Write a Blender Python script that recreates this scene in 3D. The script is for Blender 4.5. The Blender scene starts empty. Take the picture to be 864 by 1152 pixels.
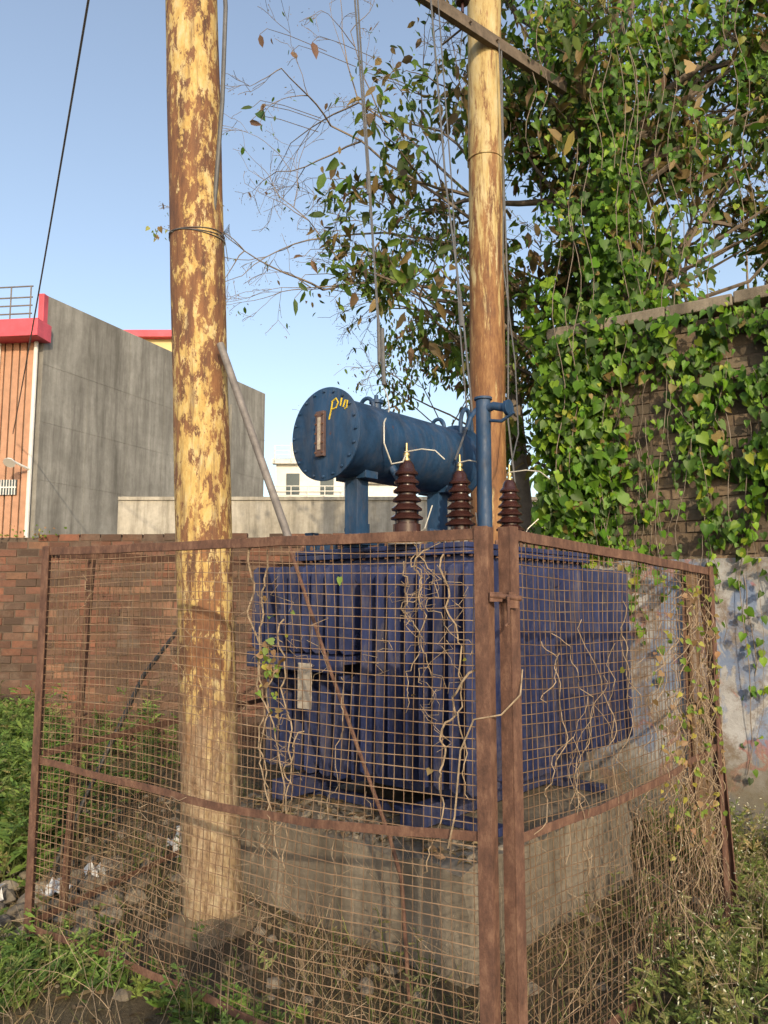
import bpy, math, random
import numpy as np
from mathutils import Vector, Matrix
random.seed(7); rng=np.random.default_rng(7)
scene=bpy.context.scene
def V3(x,y,z): return Vector((x,y,z))

# ---------------------------------------------------------------- materials
class M:
    def __init__(s,name,rough=.8,metal=0.,spec=.5):
        s.m=bpy.data.materials.new(name); s.m.use_nodes=True
        s.nt=s.m.node_tree; s.b=s.nt.nodes['Principled BSDF']
        s.b.inputs['Roughness'].default_value=rough; s.b.inputs['Metallic'].default_value=metal
        s.b.inputs['Specular IOR Level'].default_value=spec
        tc=s.nt.nodes.new('ShaderNodeTexCoord'); s.obj=tc.outputs['Object']
    def n(s,t): return s.nt.nodes.new(t)
    def l(s,a,b): s.nt.links.new(a,b)
    def mapped(s,scale):
        mp=s.n('ShaderNodeMapping'); s.l(s.obj,mp.inputs[0]); mp.inputs['Scale'].default_value=scale; return mp.outputs[0]
    def noise(s,scale,detail=6,rough=.6,vec=None,dist=0):
        t=s.n('ShaderNodeTexNoise'); t.inputs['Scale'].default_value=scale; t.inputs['Detail'].default_value=detail
        t.inputs['Roughness'].default_value=rough; t.inputs['Distortion'].default_value=dist
        s.l(vec if vec else s.obj,t.inputs['Vector']); return t.outputs['Fac']
    def ramp(s,fac,stops):
        r=s.n('ShaderNodeValToRGB'); e=r.color_ramp.elements
        while len(e)<len(stops): e.new(.5)
        for i,(p,c) in enumerate(stops):
            e[i].position=p
            if not hasattr(c,'__len__'): c=(c,c,c)
            e[i].color=(*c[:3],1)
        s.l(fac,r.inputs[0]); return r.outputs[0]
    def mix(s,fac,a,b,mode='MIX'):
        m=s.n('ShaderNodeMixRGB'); m.blend_type=mode
        for i,x in enumerate((fac,a,b)):
            if hasattr(x,'is_linked') : s.l(x,m.inputs[i])
            elif i==0: m.inputs[0].default_value=x
            else: m.inputs[i].default_value=(*x,1)
        return m.outputs[0]
    def z(s,lo,hi):
        sx=s.n('ShaderNodeSeparateXYZ'); s.l(s.obj,sx.inputs[0])
        mr=s.n('ShaderNodeMapRange'); mr.inputs[1].default_value=lo; mr.inputs[2].default_value=hi
        s.l(sx.outputs[2],mr.inputs[0]); return mr.outputs[0]
    def math(s,op,a,b):
        m=s.n('ShaderNodeMath'); m.operation=op
        for i,x in enumerate((a,b)):
            if hasattr(x,'is_linked'): s.l(x,m.inputs[i])
            else: m.inputs[i].default_value=x
        return m.outputs[0]
    def attr(s):
        a=s.n('ShaderNodeAttribute'); a.attribute_name='Col'; return a.outputs['Color']
    def col(s,c):
        if hasattr(c,'is_linked'): s.l(c,s.b.inputs['Base Color'])
        else: s.b.inputs['Base Color'].default_value=(*c,1)
        return s
    def bump(s,h,strength=.4,dist=.02):
        b=s.n('ShaderNodeBump'); b.inputs['Strength'].default_value=strength; b.inputs['Distance'].default_value=dist
        s.l(h,b.inputs['Height']); s.l(b.outputs[0],s.b.inputs['Normal']); return s

def m_polerust():
    m=M('rusty_painted_steel',.8)
    v=m.mapped((12,12,5.0)); a=m.noise(1.6,13,.78,v,.3); big=m.noise(1.0,4,.55,m.mapped((4,4,.8)))
    s=m.math('ADD',m.math('MULTIPLY',a,.72),m.math('MULTIPLY',big,.36))
    rust=m.ramp(m.noise(8,10,.78,m.mapped((1.8,1.8,.3))),[(.32,(.055,.028,.022)),(.46,(.155,.070,.036)),(.58,(.25,.115,.05)),(.72,(.38,.20,.075))])
    paint=m.ramp(m.noise(6,7,.7,m.mapped((4,4,1.5))),[(.3,(.42,.25,.07)),(.5,(.58,.41,.15)),(.72,(.66,.56,.34))])
    k=m.ramp(s,[(.530,0),(.560,.95)])
    c=m.mix(k,rust,paint)
    dk=m.ramp(m.noise(3,9,.75,m.mapped((5,5,.35))),[(.52,0),(.66,.75)]); c=m.mix(dk,c,(.10,.052,.036))
    low=m.ramp(m.math('ADD',m.z(1.7,.1),m.math('MULTIPLY',m.noise(5,6,.7,m.mapped((3,3,.8))),.6)),[(.55,0),(1.05,.85)])
    grey=m.ramp(m.noise(9,10,.78,m.mapped((3,3,.8))),[(.36,(.12,.07,.045)),(.47,(.29,.20,.12)),(.60,(.46,.37,.25))])
    c=m.mix(low,c,grey); m.col(c); m.bump(s,.8,.012); return m.m
def m_poleyellow():
    m=M('peeling_yellow_steel',.75)
    v=m.mapped((10,10,1.4)); a=m.noise(1.5,12,.78,v,.4)
    zz=m.z(5.3,3.4)
    s=m.math('ADD',a,m.math('MULTIPLY',zz,.15))
    paint=m.ramp(m.noise(5,9,.75,m.mapped((3,3,.5))),[(.3,(.22,.12,.05)),(.46,(.46,.34,.14)),(.7,(.58,.50,.31))])
    rust=m.ramp(m.noise(9,9,.78,m.mapped((1.5,1.5,.3))),[(.32,(.07,.032,.02)),(.48,(.21,.095,.038)),(.68,(.40,.23,.09))])
    c=m.mix(m.ramp(s,[(.52,0),(.59,1)]),paint,rust); m.col(c); m.bump(a,.6,.01); return m.m
def m_blue(name,base,dust=.5):
    m=M(name,.5,0,.4)
    lo=tuple(x*.55 for x in base); hi=tuple(min(1,x*1.3+.012) for x in base)
    c=m.ramp(m.noise(5,8,.7,m.mapped((2,2,.8))),[(.3,lo),(.55,base),(.75,hi)])
    d=m.ramp(m.noise(9,9,.78,m.mapped((1.8,1.8,.45)),.5),[(.48,0),(.72,dust)])
    c=m.mix(d,c,(.15,.13,.12))
    r=m.ramp(m.noise(23,8,.7),[(.63,0),(.70,.8)]); c=m.mix(r,c,(.09,.04,.025))
    m.col(c); m.l(m.ramp(m.noise(18,4),[(.3,.4),(.7,.75)]),m.b.inputs['Roughness']); m.bump(m.noise(40,4),.2,.004); return m.m
def m_rustiron():
    m=M('rusted_iron',.85)
    m.col(m.ramp(m.noise(22,9,.78,m.mapped((1,1,.5))),[(.3,(.05,.026,.02)),(.5,(.125,.062,.042)),(.68,(.23,.13,.085))])); m.bump(m.noise(90,4),.5,.003); return m.m
def m_wire():
    m=M('rusted_wire',.8); m.col(m.ramp(m.noise(7,6,.7),[(.3,(.11,.06,.035)),(.5,(.21,.13,.075)),(.7,(.32,.22,.14))])); return m.m
def m_conc(name,a,b,c,sc=2.5,streak=True,bs=.4,sz=1.6,sk=.5):
    m=M(name,.92,0,.2)
    x=m.ramp(m.noise(sc,10,.7),[(.3,a),(.5,b),(.7,c)])
    if streak:
        s=m.ramp(m.noise(2.2,9,.75,m.mapped((sz,sz,sz*.1))),[(.42,.0),(.66,.85)]); x=m.mix(s,x,tuple(v*sk for v in a))
    x=m.mix(m.ramp(m.noise(sc*12,6,.8),[(.4,.0),(.75,.35)]),x,(.08,.07,.06))
    m.col(x); m.bump(m.noise(sc*10,8,.8),bs,.02); return m.m
def m_attr(name,rough=.85,bs=.4,sc=40,dirt=.5,dcol=(.06,.045,.035)):
    m=M(name,rough,0,.3); c=m.attr()
    c=m.mix(m.ramp(m.noise(1.3,8,.7),[(.40,0),(.66,dirt)]),c,dcol)
    c=m.mix(m.ramp(m.noise(2.1,9,.75),[(.52,0),(.68,.6)]),c,(.20,.155,.12))
    c=m.mix(m.ramp(m.noise(26,5,.7),[(.45,0),(.7,.35)]),c,dcol)
    m.col(c); m.bump(m.noise(sc,6,.7),bs,.01); return m.m
def m_leaf(name,trans=.3,rough=.5):
    m=M(name,rough,0,.35); a=m.attr(); m.col(a)
    t=m.n('ShaderNodeBsdfTranslucent'); m.l(m.mix(1.,a,(1.25,1.25,.5),'MULTIPLY'),t.inputs[0])
    x=m.n('ShaderNodeMixShader'); x.inputs[0].default_value=trans
    m.l(m.b.outputs[0],x.inputs[1]); m.l(t.outputs[0],x.inputs[2])
    m.l(x.outputs[0],m.nt.nodes['Material Output'].inputs[0]); return m.m
def m_plain(name,c,rough=.6,metal=0,var=.25,sc=20):
    m=M(name,rough,metal); m.col(m.ramp(m.noise(sc,5,.7),[(.3,tuple(x*(1-var) for x in c)),(.7,tuple(min(1,x*(1+var)) for x in c))])); return m.m

MAT={}
MAT['pole1']=m_polerust(); MAT['pole2']=m_poleyellow()
MAT['blue']=m_blue('weathered_navy_paint',(.022,.033,.105),.6); MAT['blue2']=m_blue('conservator_blue_paint',(.016,.055,.13),.35)
MAT['iron']=m_rustiron(); MAT['wire']=m_wire()
MAT['plinth']=m_conc('old_concrete',(.18,.15,.115),(.27,.23,.18),(.36,.315,.25),3)
MAT['grey']=m_conc('bare_concrete_render',(.20,.19,.17),(.31,.30,.275),(.42,.405,.37),.35,True,.4,.9,.55)
MAT['dirt']=m_plain('heaped_soil',(.15,.115,.075),.97,0,.4,9)
MAT['brick']=m_attr('brick_faces',dirt=.8); MAT['mortar']=m_plain('mortar',(.11,.08,.06),.95,0,.3,8)
MAT['leaf']=m_leaf('vine_leaf',.3); MAT['dleaf']=m_leaf('tree_leaf',.3,.6); MAT['weed']=m_leaf('weed_leaf',.3,.65); MAT['straw']=m_leaf('dry_straw',.15,.8)
MAT['bark']=m_plain('bark',(.13,.10,.075),.9,0,.4,14); MAT['twig']=m_plain('twig_bark',(.20,.16,.125),.9,0,.35,9)
MAT['dry']=m_plain('dry_creeper_stem',(.30,.225,.15),.9,0,.45,30)
MAT['porc']=m_plain('brown_porcelain',(.045,.018,.016),.25,0,.3,12)
MAT['brass']=m_plain('terminal_brass',(.55,.42,.2),.4,.8)
MAT['cable']=m_plain('aluminium_cable',(.12,.12,.125),.6,.3); MAT['alu']=m_plain('bare_wire',(.6,.57,.5),.5,.3)
MAT['black']=m_plain('black_cable',(.03,.028,.025),.6)
MAT['yellow']=m_plain('yellow_paint',(.65,.48,.03),.6); MAT['red']=m_plain('red_parapet_paint',(.62,.09,.12),.6,0,.25,2)
MAT['orange']=m_plain('timber_cladding',(.46,.25,.155),.7,0,.2,3); MAT['white']=m_plain('white_paint',(.72,.70,.66),.7,0,.1,3)
MAT['cream']=m_conc('cream_plaster',(.40,.36,.29),(.48,.44,.37),(.56,.52,.45),.6,True,.1)
MAT['yel']=m_plain('yellow_plaster',(.62,.52,.25),.8,0,.1,1); MAT['glass']=m_plain('dark_window_glass',(.05,.07,.08),.15)
MAT['gauge']=m_plain('gauge_glass',(.11,.07,.065),.4); MAT['cloth']=m_plain('dark_clothing',(.06,.06,.09),.9); MAT['skin']=m_plain('skin',(.30,.17,.11),.6)
MAT['steel']=m_plain('grey_steel_pipe',(.20,.18,.17),.65,.2,.35,15)
MAT['plate']=m_plain('aluminium_plate',(.42,.37,.31),.7,0,.35,25)
MAT['litter']=m_plain('dusty_plastic_film',(.5,.5,.5),.5,0,.3,25)
m=M('flaking_painted_plaster',.9,0,.2)
c=m.ramp(m.noise(2.4,9,.7),[(.3,(.22,.21,.20)),(.5,(.37,.37,.38)),(.7,(.50,.51,.54))])
c=m.mix(m.ramp(m.noise(2.3,5,.6,m.mapped((1,1,.8)),1.0),[(.50,0),(.54,.65),(.60,.65),(.66,0)]),c,(.10,.18,.36))
c=m.mix(m.ramp(m.noise(2.1,5,.6,m.mapped((1.3,1.3,1)),1.4),[(.34,0),(.37,.6),(.40,.6),(.43,0)]),c,(.40,.13,.10))
c=m.mix(m.ramp(m.noise(4,11,.82),[(.48,0),(.60,.9)]),c,(.19,.145,.11))
c=m.mix(m.ramp(m.math('ADD',m.z(.9,.0),m.math('MULTIPLY',m.noise(3,8,.7),.6)),[(.6,0),(1.1,.8)]),c,(.14,.12,.08))
m.col(c); m.bump(m.noise(20,8,.7),.4,.02); MAT['paint']=m.m
m=M('dry_soil',.97,0,.1)
c=m.ramp(m.noise(1.2,10,.72),[(.3,(.09,.07,.045)),(.5,(.17,.135,.09)),(.7,(.26,.21,.14))])
c=m.mix(m.ramp(m.noise(.6,6,.6),[(.45,0),(.62,.5)]),c,(.08,.085,.035))
c=m.mix(m.ramp(m.noise(30,6,.8),[(.45,0),(.7,.6)]),c,(.06,.045,.03))
m.col(c); m.bump(m.noise(14,10,.8),.9,.05); MAT['ground']=m.m

# ---------------------------------------------------------------- mesh helpers
class MB:
    def __init__(s): s.v=[]; s.f=[]; s.c=[]
    def add(s,vs,fs,col=(1,1,1)):
        o=len(s.v); s.v+= [tuple(v) for v in vs]; s.f+=[tuple(i+o for i in f) for f in fs]; s.c+=[col]*len(vs)
    def box(s,c,ax,ay,az,sx,sy,sz,col=(1,1,1)):
        vs=[c+ax*(i*sx/2)+ay*(j*sy/2)+az*(k*sz/2) for i in(-1,1) for j in(-1,1) for k in(-1,1)]
        s.add(vs,[(0,1,3,2),(4,6,7,5),(0,4,5,1),(2,3,7,6),(0,2,6,4),(1,5,7,3)],col)
    def tube(s,pts,r,n=6,cap=True,col=(1,1,1)):
        pts=[Vector(p) for p in pts]; N=len(pts)
        rs=r if hasattr(r,'__len__') else [r]*N
        vs=[];prev=None
        for i,p in enumerate(pts):
            t=(pts[min(i+1,N-1)]-pts[max(i-1,0)]).normalized()
            if prev is None:
                prev=t.orthogonal().normalized()
            x=(prev-t*prev.dot(t))
            x=x.normalized() if x.length>1e-6 else t.orthogonal().normalized()
            prev=x; y=t.cross(x)
            for k in range(n):
                a=2*math.pi*k/n; vs.append(p+(x*math.cos(a)+y*math.sin(a))*rs[i])
        fs=[(i*n+k,i*n+(k+1)%n,(i+1)*n+(k+1)%n,(i+1)*n+k) for i in range(N-1) for k in range(n)]
        if cap: fs+= [tuple(range(n))[::-1],tuple((N-1)*n+k for k in range(n))]
        s.add(vs,fs,col)
    def lathe(s,o,ax,prof,n=24,col=(1,1,1)):
        ax=ax.normalized(); x=ax.orthogonal().normalized(); y=ax.cross(x); vs=[]
        for h,r in prof:
            for k in range(n):
                a=2*math.pi*k/n; vs.append(o+ax*h+(x*math.cos(a)+y*math.sin(a))*max(r,1e-4))
        N=len(prof)
        fs=[(i*n+k,i*n+(k+1)%n,(i+1)*n+(k+1)%n,(i+1)*n+k) for i in range(N-1) for k in range(n)]
        fs+= [tuple(range(n))[::-1],tuple((N-1)*n+k for k in range(n))]
        s.add(vs,fs,col)
    def obj(s,name,mat,parent=None,smooth=False,bevel=0,colors=False):
        me=bpy.data.meshes.new(name); me.from_pydata(s.v,[],s.f)
        if colors:
            a=me.color_attributes.new('Col','FLOAT_COLOR','POINT')
            arr=np.ones((len(s.v),4),np.float32); arr[:,:3]=np.array(s.c,np.float32); a.data.foreach_set('color',arr.ravel())
        me.materials.append(mat if not isinstance(mat,str) else MAT[mat])
        ob=bpy.data.objects.new(name,me); scene.collection.objects.link(ob)
        if smooth:
            me.shade_smooth()
            try: me.set_sharp_from_angle(angle=math.radians(40))
            except Exception: pass
        if bevel:
            b=ob.modifiers.new('bev','BEVEL'); b.width=bevel; b.segments=2; b.limit_method='ANGLE'
        if parent: ob.parent=parent
        me.update(); return ob
def empty(name):
    e=bpy.data.objects.new(name,None); scene.collection.objects.link(e); return e
EX,EY,EZ=V3(1,0,0),V3(0,1,0),V3(0,0,1)

HEART=(np.array([(0,.05,0),(0,.55,-.05),(0,1,-.22),(-.26,-.08,.02),(-.46,.2,.12),(-.36,.52,.06),(-.13,.80,-.08),(.26,-.08,.02),(.46,.2,.12),(.36,.52,.06),(.13,.80,-.08)]),
       [(0,1,5,4,3),(1,2,6,5),(0,7,8,9,1),(1,9,10,2)])
OVAL=(np.array([(0,0,0),(0,.5,-.03),(0,1,-.16),(-.2,.3,.06),(-.18,.68,.0),(.2,.3,.06),(.18,.68,.0)]),[(0,1,4,3),(1,2,4),(0,5,6,1),(1,6,2)])
DIAM=(np.array([(0,0,0),(-.17,.5,.03),(0,1,-.08),(.17,.5,.03)]),[(0,3,2,1)])
def leaves(name,tpl,P,D,Nn,S,C,mat,parent=None):
    T,F=tpl; P=np.asarray(P,float);D=np.asarray(D,float);Nn=np.asarray(Nn,float);S=np.asarray(S,float);C=np.asarray(C,float)
    D/=np.linalg.norm(D,axis=1)[:,None]; Nn=Nn-D*(Nn*D).sum(1)[:,None]; Nn/=(np.linalg.norm(Nn,axis=1)[:,None]+1e-9)
    X=np.cross(D,Nn)*rng.uniform(.7,1.15,(len(P),1)); R=np.stack([X,D,Nn*rng.uniform(-.3,2.2,(len(P),1))],1)
    W=np.einsum('kj,njc->nkc',T,R)*S[:,None,None]+P[:,None,:]
    n,k=len(P),len(T); verts=W.reshape(-1,3)
    lt=np.array([len(f) for f in F]); li=np.concatenate([np.array(f) for f in F])
    loops=(li[None,:]+(np.arange(n)*k)[:,None]).ravel()
    tot=np.tile(lt,n); st=np.concatenate([[0],np.cumsum(tot)[:-1]])
    me=bpy.data.meshes.new(name)
    me.vertices.add(len(verts)); me.vertices.foreach_set('co',verts.astype(np.float32).ravel())
    me.loops.add(len(loops)); me.loops.foreach_set('vertex_index',loops.astype(np.int32))
    me.polygons.add(len(tot)); me.polygons.foreach_set('loop_start',st.astype(np.int32)); me.polygons.foreach_set('loop_total',tot.astype(np.int32))
    me.update(calc_edges=True)
    a=me.color_attributes.new('Col','FLOAT_COLOR','POINT'); arr=np.ones((n*k,4),np.float32)
    arr[:,:3]=np.repeat(C,k,0); a.data.foreach_set('color',arr.ravel())
    me.materials.append(MAT[mat]); me.validate()
    ob=bpy.data.objects.new(name,me); scene.collection.objects.link(ob)
    if parent: ob.parent=parent
    return ob
def pal(n,cols,w,jit=.3):
    cols=np.array(cols,float); i=rng.choice(len(cols),n,p=np.array(w)/sum(w)); c=cols[i]
    return c*(1+rng.uniform(-jit,jit,(n,1)))*(1+rng.uniform(-.08,.08,(n,3)))

# ---------------------------------------------------------------- ground
mb=MB(); nx,ny=90,90
xs=np.concatenate([[-300,-100,-40,-20],np.linspace(-11,8,nx),[20,40,100,300]]); ys=np.concatenate([[-300,-60,-10],np.linspace(-2,11,ny),[20,50,120,400]])
def gz(x,y):
    if x<-11 or x>8 or y<-2 or y>11: return 0.
    return .025*math.sin(1.7*x+.6*y)*math.cos(1.3*y-.4*x)+.015*math.sin(5.1*x+2)*math.sin(4.3*y)
vs=[(x,y,gz(x,y)) for y in ys for x in xs]; W=len(xs)
fs=[(j*W+i,j*W+i+1,(j+1)*W+i+1,(j+1)*W+i) for j in range(len(ys)-1) for i in range(W-1)]
mb.add(vs,fs); mb.obj('ground','ground',smooth=True)

# ---------------------------------------------------------------- poles
def pole(name,p0,p1,r,mat,n=40):
    e=empty(name); mb=MB(); N=30
    p0=Vector(p0);p1=Vector(p1)
    mb.tube([p0.lerp(p1,i/N) for i in range(N+1)],[r*(1+.012*math.sin(i*1.7)) for i in range(N+1)],n); mb.obj('shaft',mat,e,True)
    return e
p1=pole('utility_pole',(-.823,3.95,-.1),(-1.235,3.95,8.2),.142,'pole1')
mb=MB(); n=26; vs=[]
for h,r in ((-.05,.30),(.01,.25),(.045,.20),(.07,.16),(.085,.135)):
    for k in range(n):
        a=6.283*k/n; rr=r*(1+.10*math.sin(3*a+1)+.06*math.sin(7*a)+random.uniform(-.04,.04)); vs.append((-.826+math.cos(a)*rr,3.95+math.sin(a)*rr,h+.012*math.sin(4*a)))
mb.add(vs,[(i*n+k,i*n+(k+1)%n,(i+1)*n+(k+1)%n,(i+1)*n+k) for i in range(4) for k in range(n)]); mb.obj('soil_footing','dirt',p1,True)
def pc(z): return V3(-.828-.0496*z,3.95,z)
mb=MB()
for k,z in enumerate((3.475,3.485,3.495)):
    c=pc(z); mb.tube([c+V3(math.cos(a)*.146,math.sin(a)*.146,.010*math.sin(a*2+k)) for a in np.linspace(0,6.3,30)],.0022,5)
c=pc(3.48); mb.tube([c+V3(.13,-.07,0),c+V3(.17,-.09,-.05),c+V3(.18,-.06,-.14)],.0022,5); mb.tube([c+V3(-.1,-.1,0),c+V3(-.17,-.12,.02),c+V3(-.2,-.1,-.04)],.0022,5)
for k in range(5): mb.tube([c+V3(.14,-.06,.0),c+V3(.19,-.09,.01+.01*k),c+V3(.2-.01*k,-.07,-.03)],.0015,4)
mb.obj('wire_tie','cable',p1)
mb=MB(); mb.tube([V3(-1.10,3.86,8),V3(-.92,3.86,5.6),V3(-.855,3.84,4.75),V3(-.86,3.84,4.2),V3(-.90,3.88,3.6),V3(-.87,4.05,3.2)],.012,8)
mb.obj('riser_cable','cable',p1,True)
p2=pole('utility_pole',(.775,5.78,-.1),(.825,5.78,8.4),.135,'pole2')
mb=MB()
for z in (5.02,): mb.lathe(V3(.803,5.78,z),EZ,[(0,.137),(.004,.142),(.02,.142),(.024,.137)],32)
mb.obj('joint_band','pole2',p2,True)
mb=MB(); ad=V3(.715,.58,0).normalized(); an=V3(ad.y,-ad.x,0); c0=V3(.79,5.56,5.95)
mb.box(c0,ad,an,EZ,2.0,.006,.10); mb.box(c0+EZ*.047-an*.025,ad,an,EZ,2.0,.045,.006); mb.box(c0-EZ*.047-an*.025,ad,an,EZ,2.0,.045,.006)
mb.tube([c0-an*.3+ad*.12,c0+an*.03+ad*.12],.009,8); mb.tube([c0-an*.3-ad*.18,c0+an*.03-ad*.18],.009,8)
mb.obj('crossarm','bark',p2,False,.002)
mb=MB(); c1=c0-ad*.25
mb.lathe(c1+EZ*.05,EZ,[(0,.012),(.08,.012),(.08,.05),(.1,.06),(.12,.035),(.15,.055),(.17,.035),(.2,.04),(.22,.01)],16); mb.obj('pin_insulator','porc',p2,True)
mb=MB(); mb.tube([V3(.93,5.68,6),V3(.935,5.70,4.8),V3(.95,5.70,3.8),V3(.93,5.68,2.9),V3(.97,5.6,2.3)],.007,6)
mb.tube([V3(.90,5.60,5.9),V3(.92,5.62,4.9),V3(.90,5.60,4.1),V3(.96,5.5,3.3),V3(.92,5.2,2.7),V3(.80,4.8,2.42)],.005,6); mb.obj('riser_cable','cable',p2,True)

st_=empty('stay_strut')
mb=MB(); mb.tube([V3(-.83,3.80,2.86),V3(-.47,3.62,1.92),V3(-.44,3.60,1.84)],.019,12); mb.obj('pipe','steel',st_,True)
mb=MB(); mb.tube([V3(-.455,3.60,1.86),V3(-.25,3.46,1.30),V3(.02,3.28,.62),V3(.07,3.25,.46),V3(.10,3.22,.0)],.0085,8); mb.obj('lower_rod','iron',st_,True)

# ---------------------------------------------------------------- transformer
C0=V3(.42,3.5,0); U=V3(.65,.76,0).normalized(); Vv=V3(-.76,.65,0).normalized()
def L(a,b,z): return C0+Vv*a+U*b+EZ*z
def lbox(mb,a0,a1,b0,b1,z0,z1): mb.box(L((a0+a1)/2,(b0+b1)/2,(z0+z1)/2),Vv,U,EZ,abs(a1-a0),abs(b1-b0),abs(z1-z0))
pl=empty('concrete_plinth')
mb=MB(); 
def rough_block(mb,a0,a1,b0,b1,z0,z1,st=.08,j=.011):
    na=int((a1-a0)/st);nb=int((b1-b0)/st);nz=max(2,int((z1-z0)/st)); idx={};vs=[];fs=[]
    def g(i,k,m):
        key=(i,k,m)
        if key not in idx:
            e=(i in(0,na))+(k in(0,nb))+(m in(0,nz)); q=j*(2.0 if e>=2 else 1)
            p=L(a0+(a1-a0)*i/na,b0+(b1-b0)*k/nb,z0+(z1-z0)*m/nz)
            idx[key]=len(vs); vs.append(p+V3(random.uniform(-q,q),random.uniform(-q,q),random.uniform(-q,q)*(1 if m else 0)))
        return idx[key]
    for i in range(na):
        for k in range(nb): fs.append((g(i,k,nz),g(i,k+1,nz),g(i+1,k+1,nz),g(i+1,k,nz)))
    for i in range(na):
        for m_ in range(nz):
            fs.append((g(i,0,m_),g(i,0,m_+1),g(i+1,0,m_+1),g(i+1,0,m_))); fs.append((g(i,nb,m_),g(i+1,nb,m_),g(i+1,nb,m_+1),g(i,nb,m_+1)))
    for k in range(nb):
        for m_ in range(nz):
            fs.append((g(0,k,m_),g(0,k+1,m_),g(0,k+1,m_+1),g(0,k,m_+1))); fs.append((g(na,k,m_),g(na,k,m_+1),g(na,k+1,m_+1),g(na,k+1,m_)))
    mb.add(vs,fs)
rough_block(mb,-.03,1.62,-.16,1.52,-.05,.45); mb.obj('block','plinth',pl,True)
mb=MB()
for i in range(140):
    a,b=random.uniform(-.02,1.6),random.uniform(-.15,.22); s=random.uniform(.008,.035)
    mb.box(L(a,b,.452+s*.3),Vector((random.random(),random.random(),.2)).normalized(),Vector((-random.random(),random.random(),0)).normalized(),EZ,s,s*.8,s*.6)
mb.obj('rubble','plinth',pl)

T=empty('electrical_transformer')
mb=MB()
lbox(mb,.26,1.42,.28,1.56,.6,1.80)
lbox(mb,.22,1.46,.24,1.60,1.80,1.83); lbox(mb,.22,1.46,.24,1.60,1.833,1.86)
lbox(mb,.24,1.44,.262,.279,1.58,1.64); lbox(mb,.24,1.44,.262,.279,.66,.72)
for a in (.4,1.3): lbox(mb,a-.04,a+.04,-.02,1.66,.50,.60)
for b in (.35,1.45): lbox(mb,.1,1.6,b-.04,b+.04,.455,.498)
lbox(mb,.84,1.60,.02,.26,1.235,1.275); lbox(mb,.84,1.60,.0,.02,1.19,1.275)
mb.obj('tank','blue',T,False,.005)
mb=MB()
for t in np.linspace(.26,1.42,15):
    for b in (.258,1.582): mb.lathe(L(t,b,1.79),EZ,[(0,.011),(.085,.011),(.095,.007)],6)
for t in np.linspace(.3,1.54,16):
    for a in (.238,1.442): mb.lathe(L(a,t,1.79),EZ,[(0,.011),(.085,.011),(.095,.007)],6)
mb.obj('lid_bolts','iron',T)
def fin(mb,p,out,side,depth,z0,z1,th=.018):
    sec=[(0,-th/2),(depth*.93,-th/2),(depth,-th*.18),(depth,th*.18),(depth*.93,th/2),(0,th/2)]
    zs=[z0,z0+.025,z1-.025,z1]; vs=[]; jit=random.uniform(-.008,.008)
    for q,z in enumerate(zs):
        sh=.0 if q in(1,2) else .03
        for d,w in sec: vs.append(p+out*(d-(sh if d>depth*.5 else 0)+(jit if d>depth*.5 else 0))+side*(w+jit*.8)+EZ*z)
    n=6; fs=[(i*n+k,i*n+(k+1)%n,(i+1)*n+(k+1)%n,(i+1)*n+k) for i in range(3) for k in range(n)]+[tuple(range(n))[::-1],tuple(18+k for k in range(n))]
    mb.add(vs,fs)
    for f in (.3,.62): mb.tube([p+out*depth*f+side*(th*.4)+EZ*(z0+.04),p+out*depth*f+side*(th*.4)+EZ*(z1-.04)],.007,6); 
def bankF(name,a0,a1,n,tip,depth,z0,z1):
    mb=MB()
    for a in np.linspace(a0,a1,n): fin(mb,L(a,tip+depth,0),-U,Vv,depth,z0,z1)
    for z in (z0+.07,z1-.07):
        mb.tube([L(a0-.02,tip+depth*.62,z),L(a1+.02,tip+depth*.62,z)],.038,14); mb.tube([L((a0+a1)/2,tip+depth*.62,z),L((a0+a1)/2,.3,z)],.036,12)
    mb.obj(name,'blue',T,True)
def bankR(name,b0,b1,n,tip,depth,z0,z1):
    mb=MB()
    for b in np.linspace(b0,b1,n): fin(mb,L(tip+depth,b,0),-Vv,U,depth,z0,z1)
    for z in (z0+.07,z1-.07):
        mb.tube([L(tip+depth*.62,b0-.02,z),L(tip+depth*.62,b1+.02,z)],.038,14); mb.tube([L(tip+depth*.62,(b0+b1)/2,z),L(.3,(b0+b1)/2,z)],.036,12)
    mb.obj(name,'blue',T,True)
bankF('radiator_bank_1',.06,.70,8,.0,.25,.70,1.74)
bankF('radiator_bank_2',.88,1.56,8,.02,.23,1.285,1.76)
bankF('radiator_bank_3',.88,1.56,7,.12,.14,.62,1.18)
bankR('radiator_bank_4',.22,.72,6,.0,.24,.74,1.75)
bankR('radiator_bank_5',1.02,1.66,7,.0,.24,.74,1.75)
K0=L(.85,-.13,2.43); mb=MB()
mb.lathe(K0,U,[(0,.243),(.003,.247),(.012,.247),(.015,.243),(.015,.21),(.02,.207),(.5,.207),(1.13,.207),(1.135,.24),(1.15,.24),(1.16,.2),(1.17,.1)],56)
mb.obj('conservator_drum','blue2',T,True)
mb=MB()
for k in range(20):
    a=2*math.pi*k/20; p=K0+(Vv*math.cos(a)+EZ*math.sin(a))*.226
    mb.lathe(p-U*.012,U,[(0,.005),(.002,.008),(.013,.008)],6)
for b in (.12,.85):
    mb.box(L(.85,b,2.05),Vv,U,EZ,.09,.09,.40); mb.box(L(.85,b,1.868),Vv,U,EZ,.16,.16,.012); mb.box(L(.85,b,2.235),Vv,U,EZ,.22,.10,.04)
for b in (.2,.86):
    c=L(.85,b,2.63); mb.tube([c+Vv*.05*math.cos(t)+EZ*(.055*math.sin(t)) for t in np.linspace(-.2,3.34,14)],.012,8)
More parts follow.
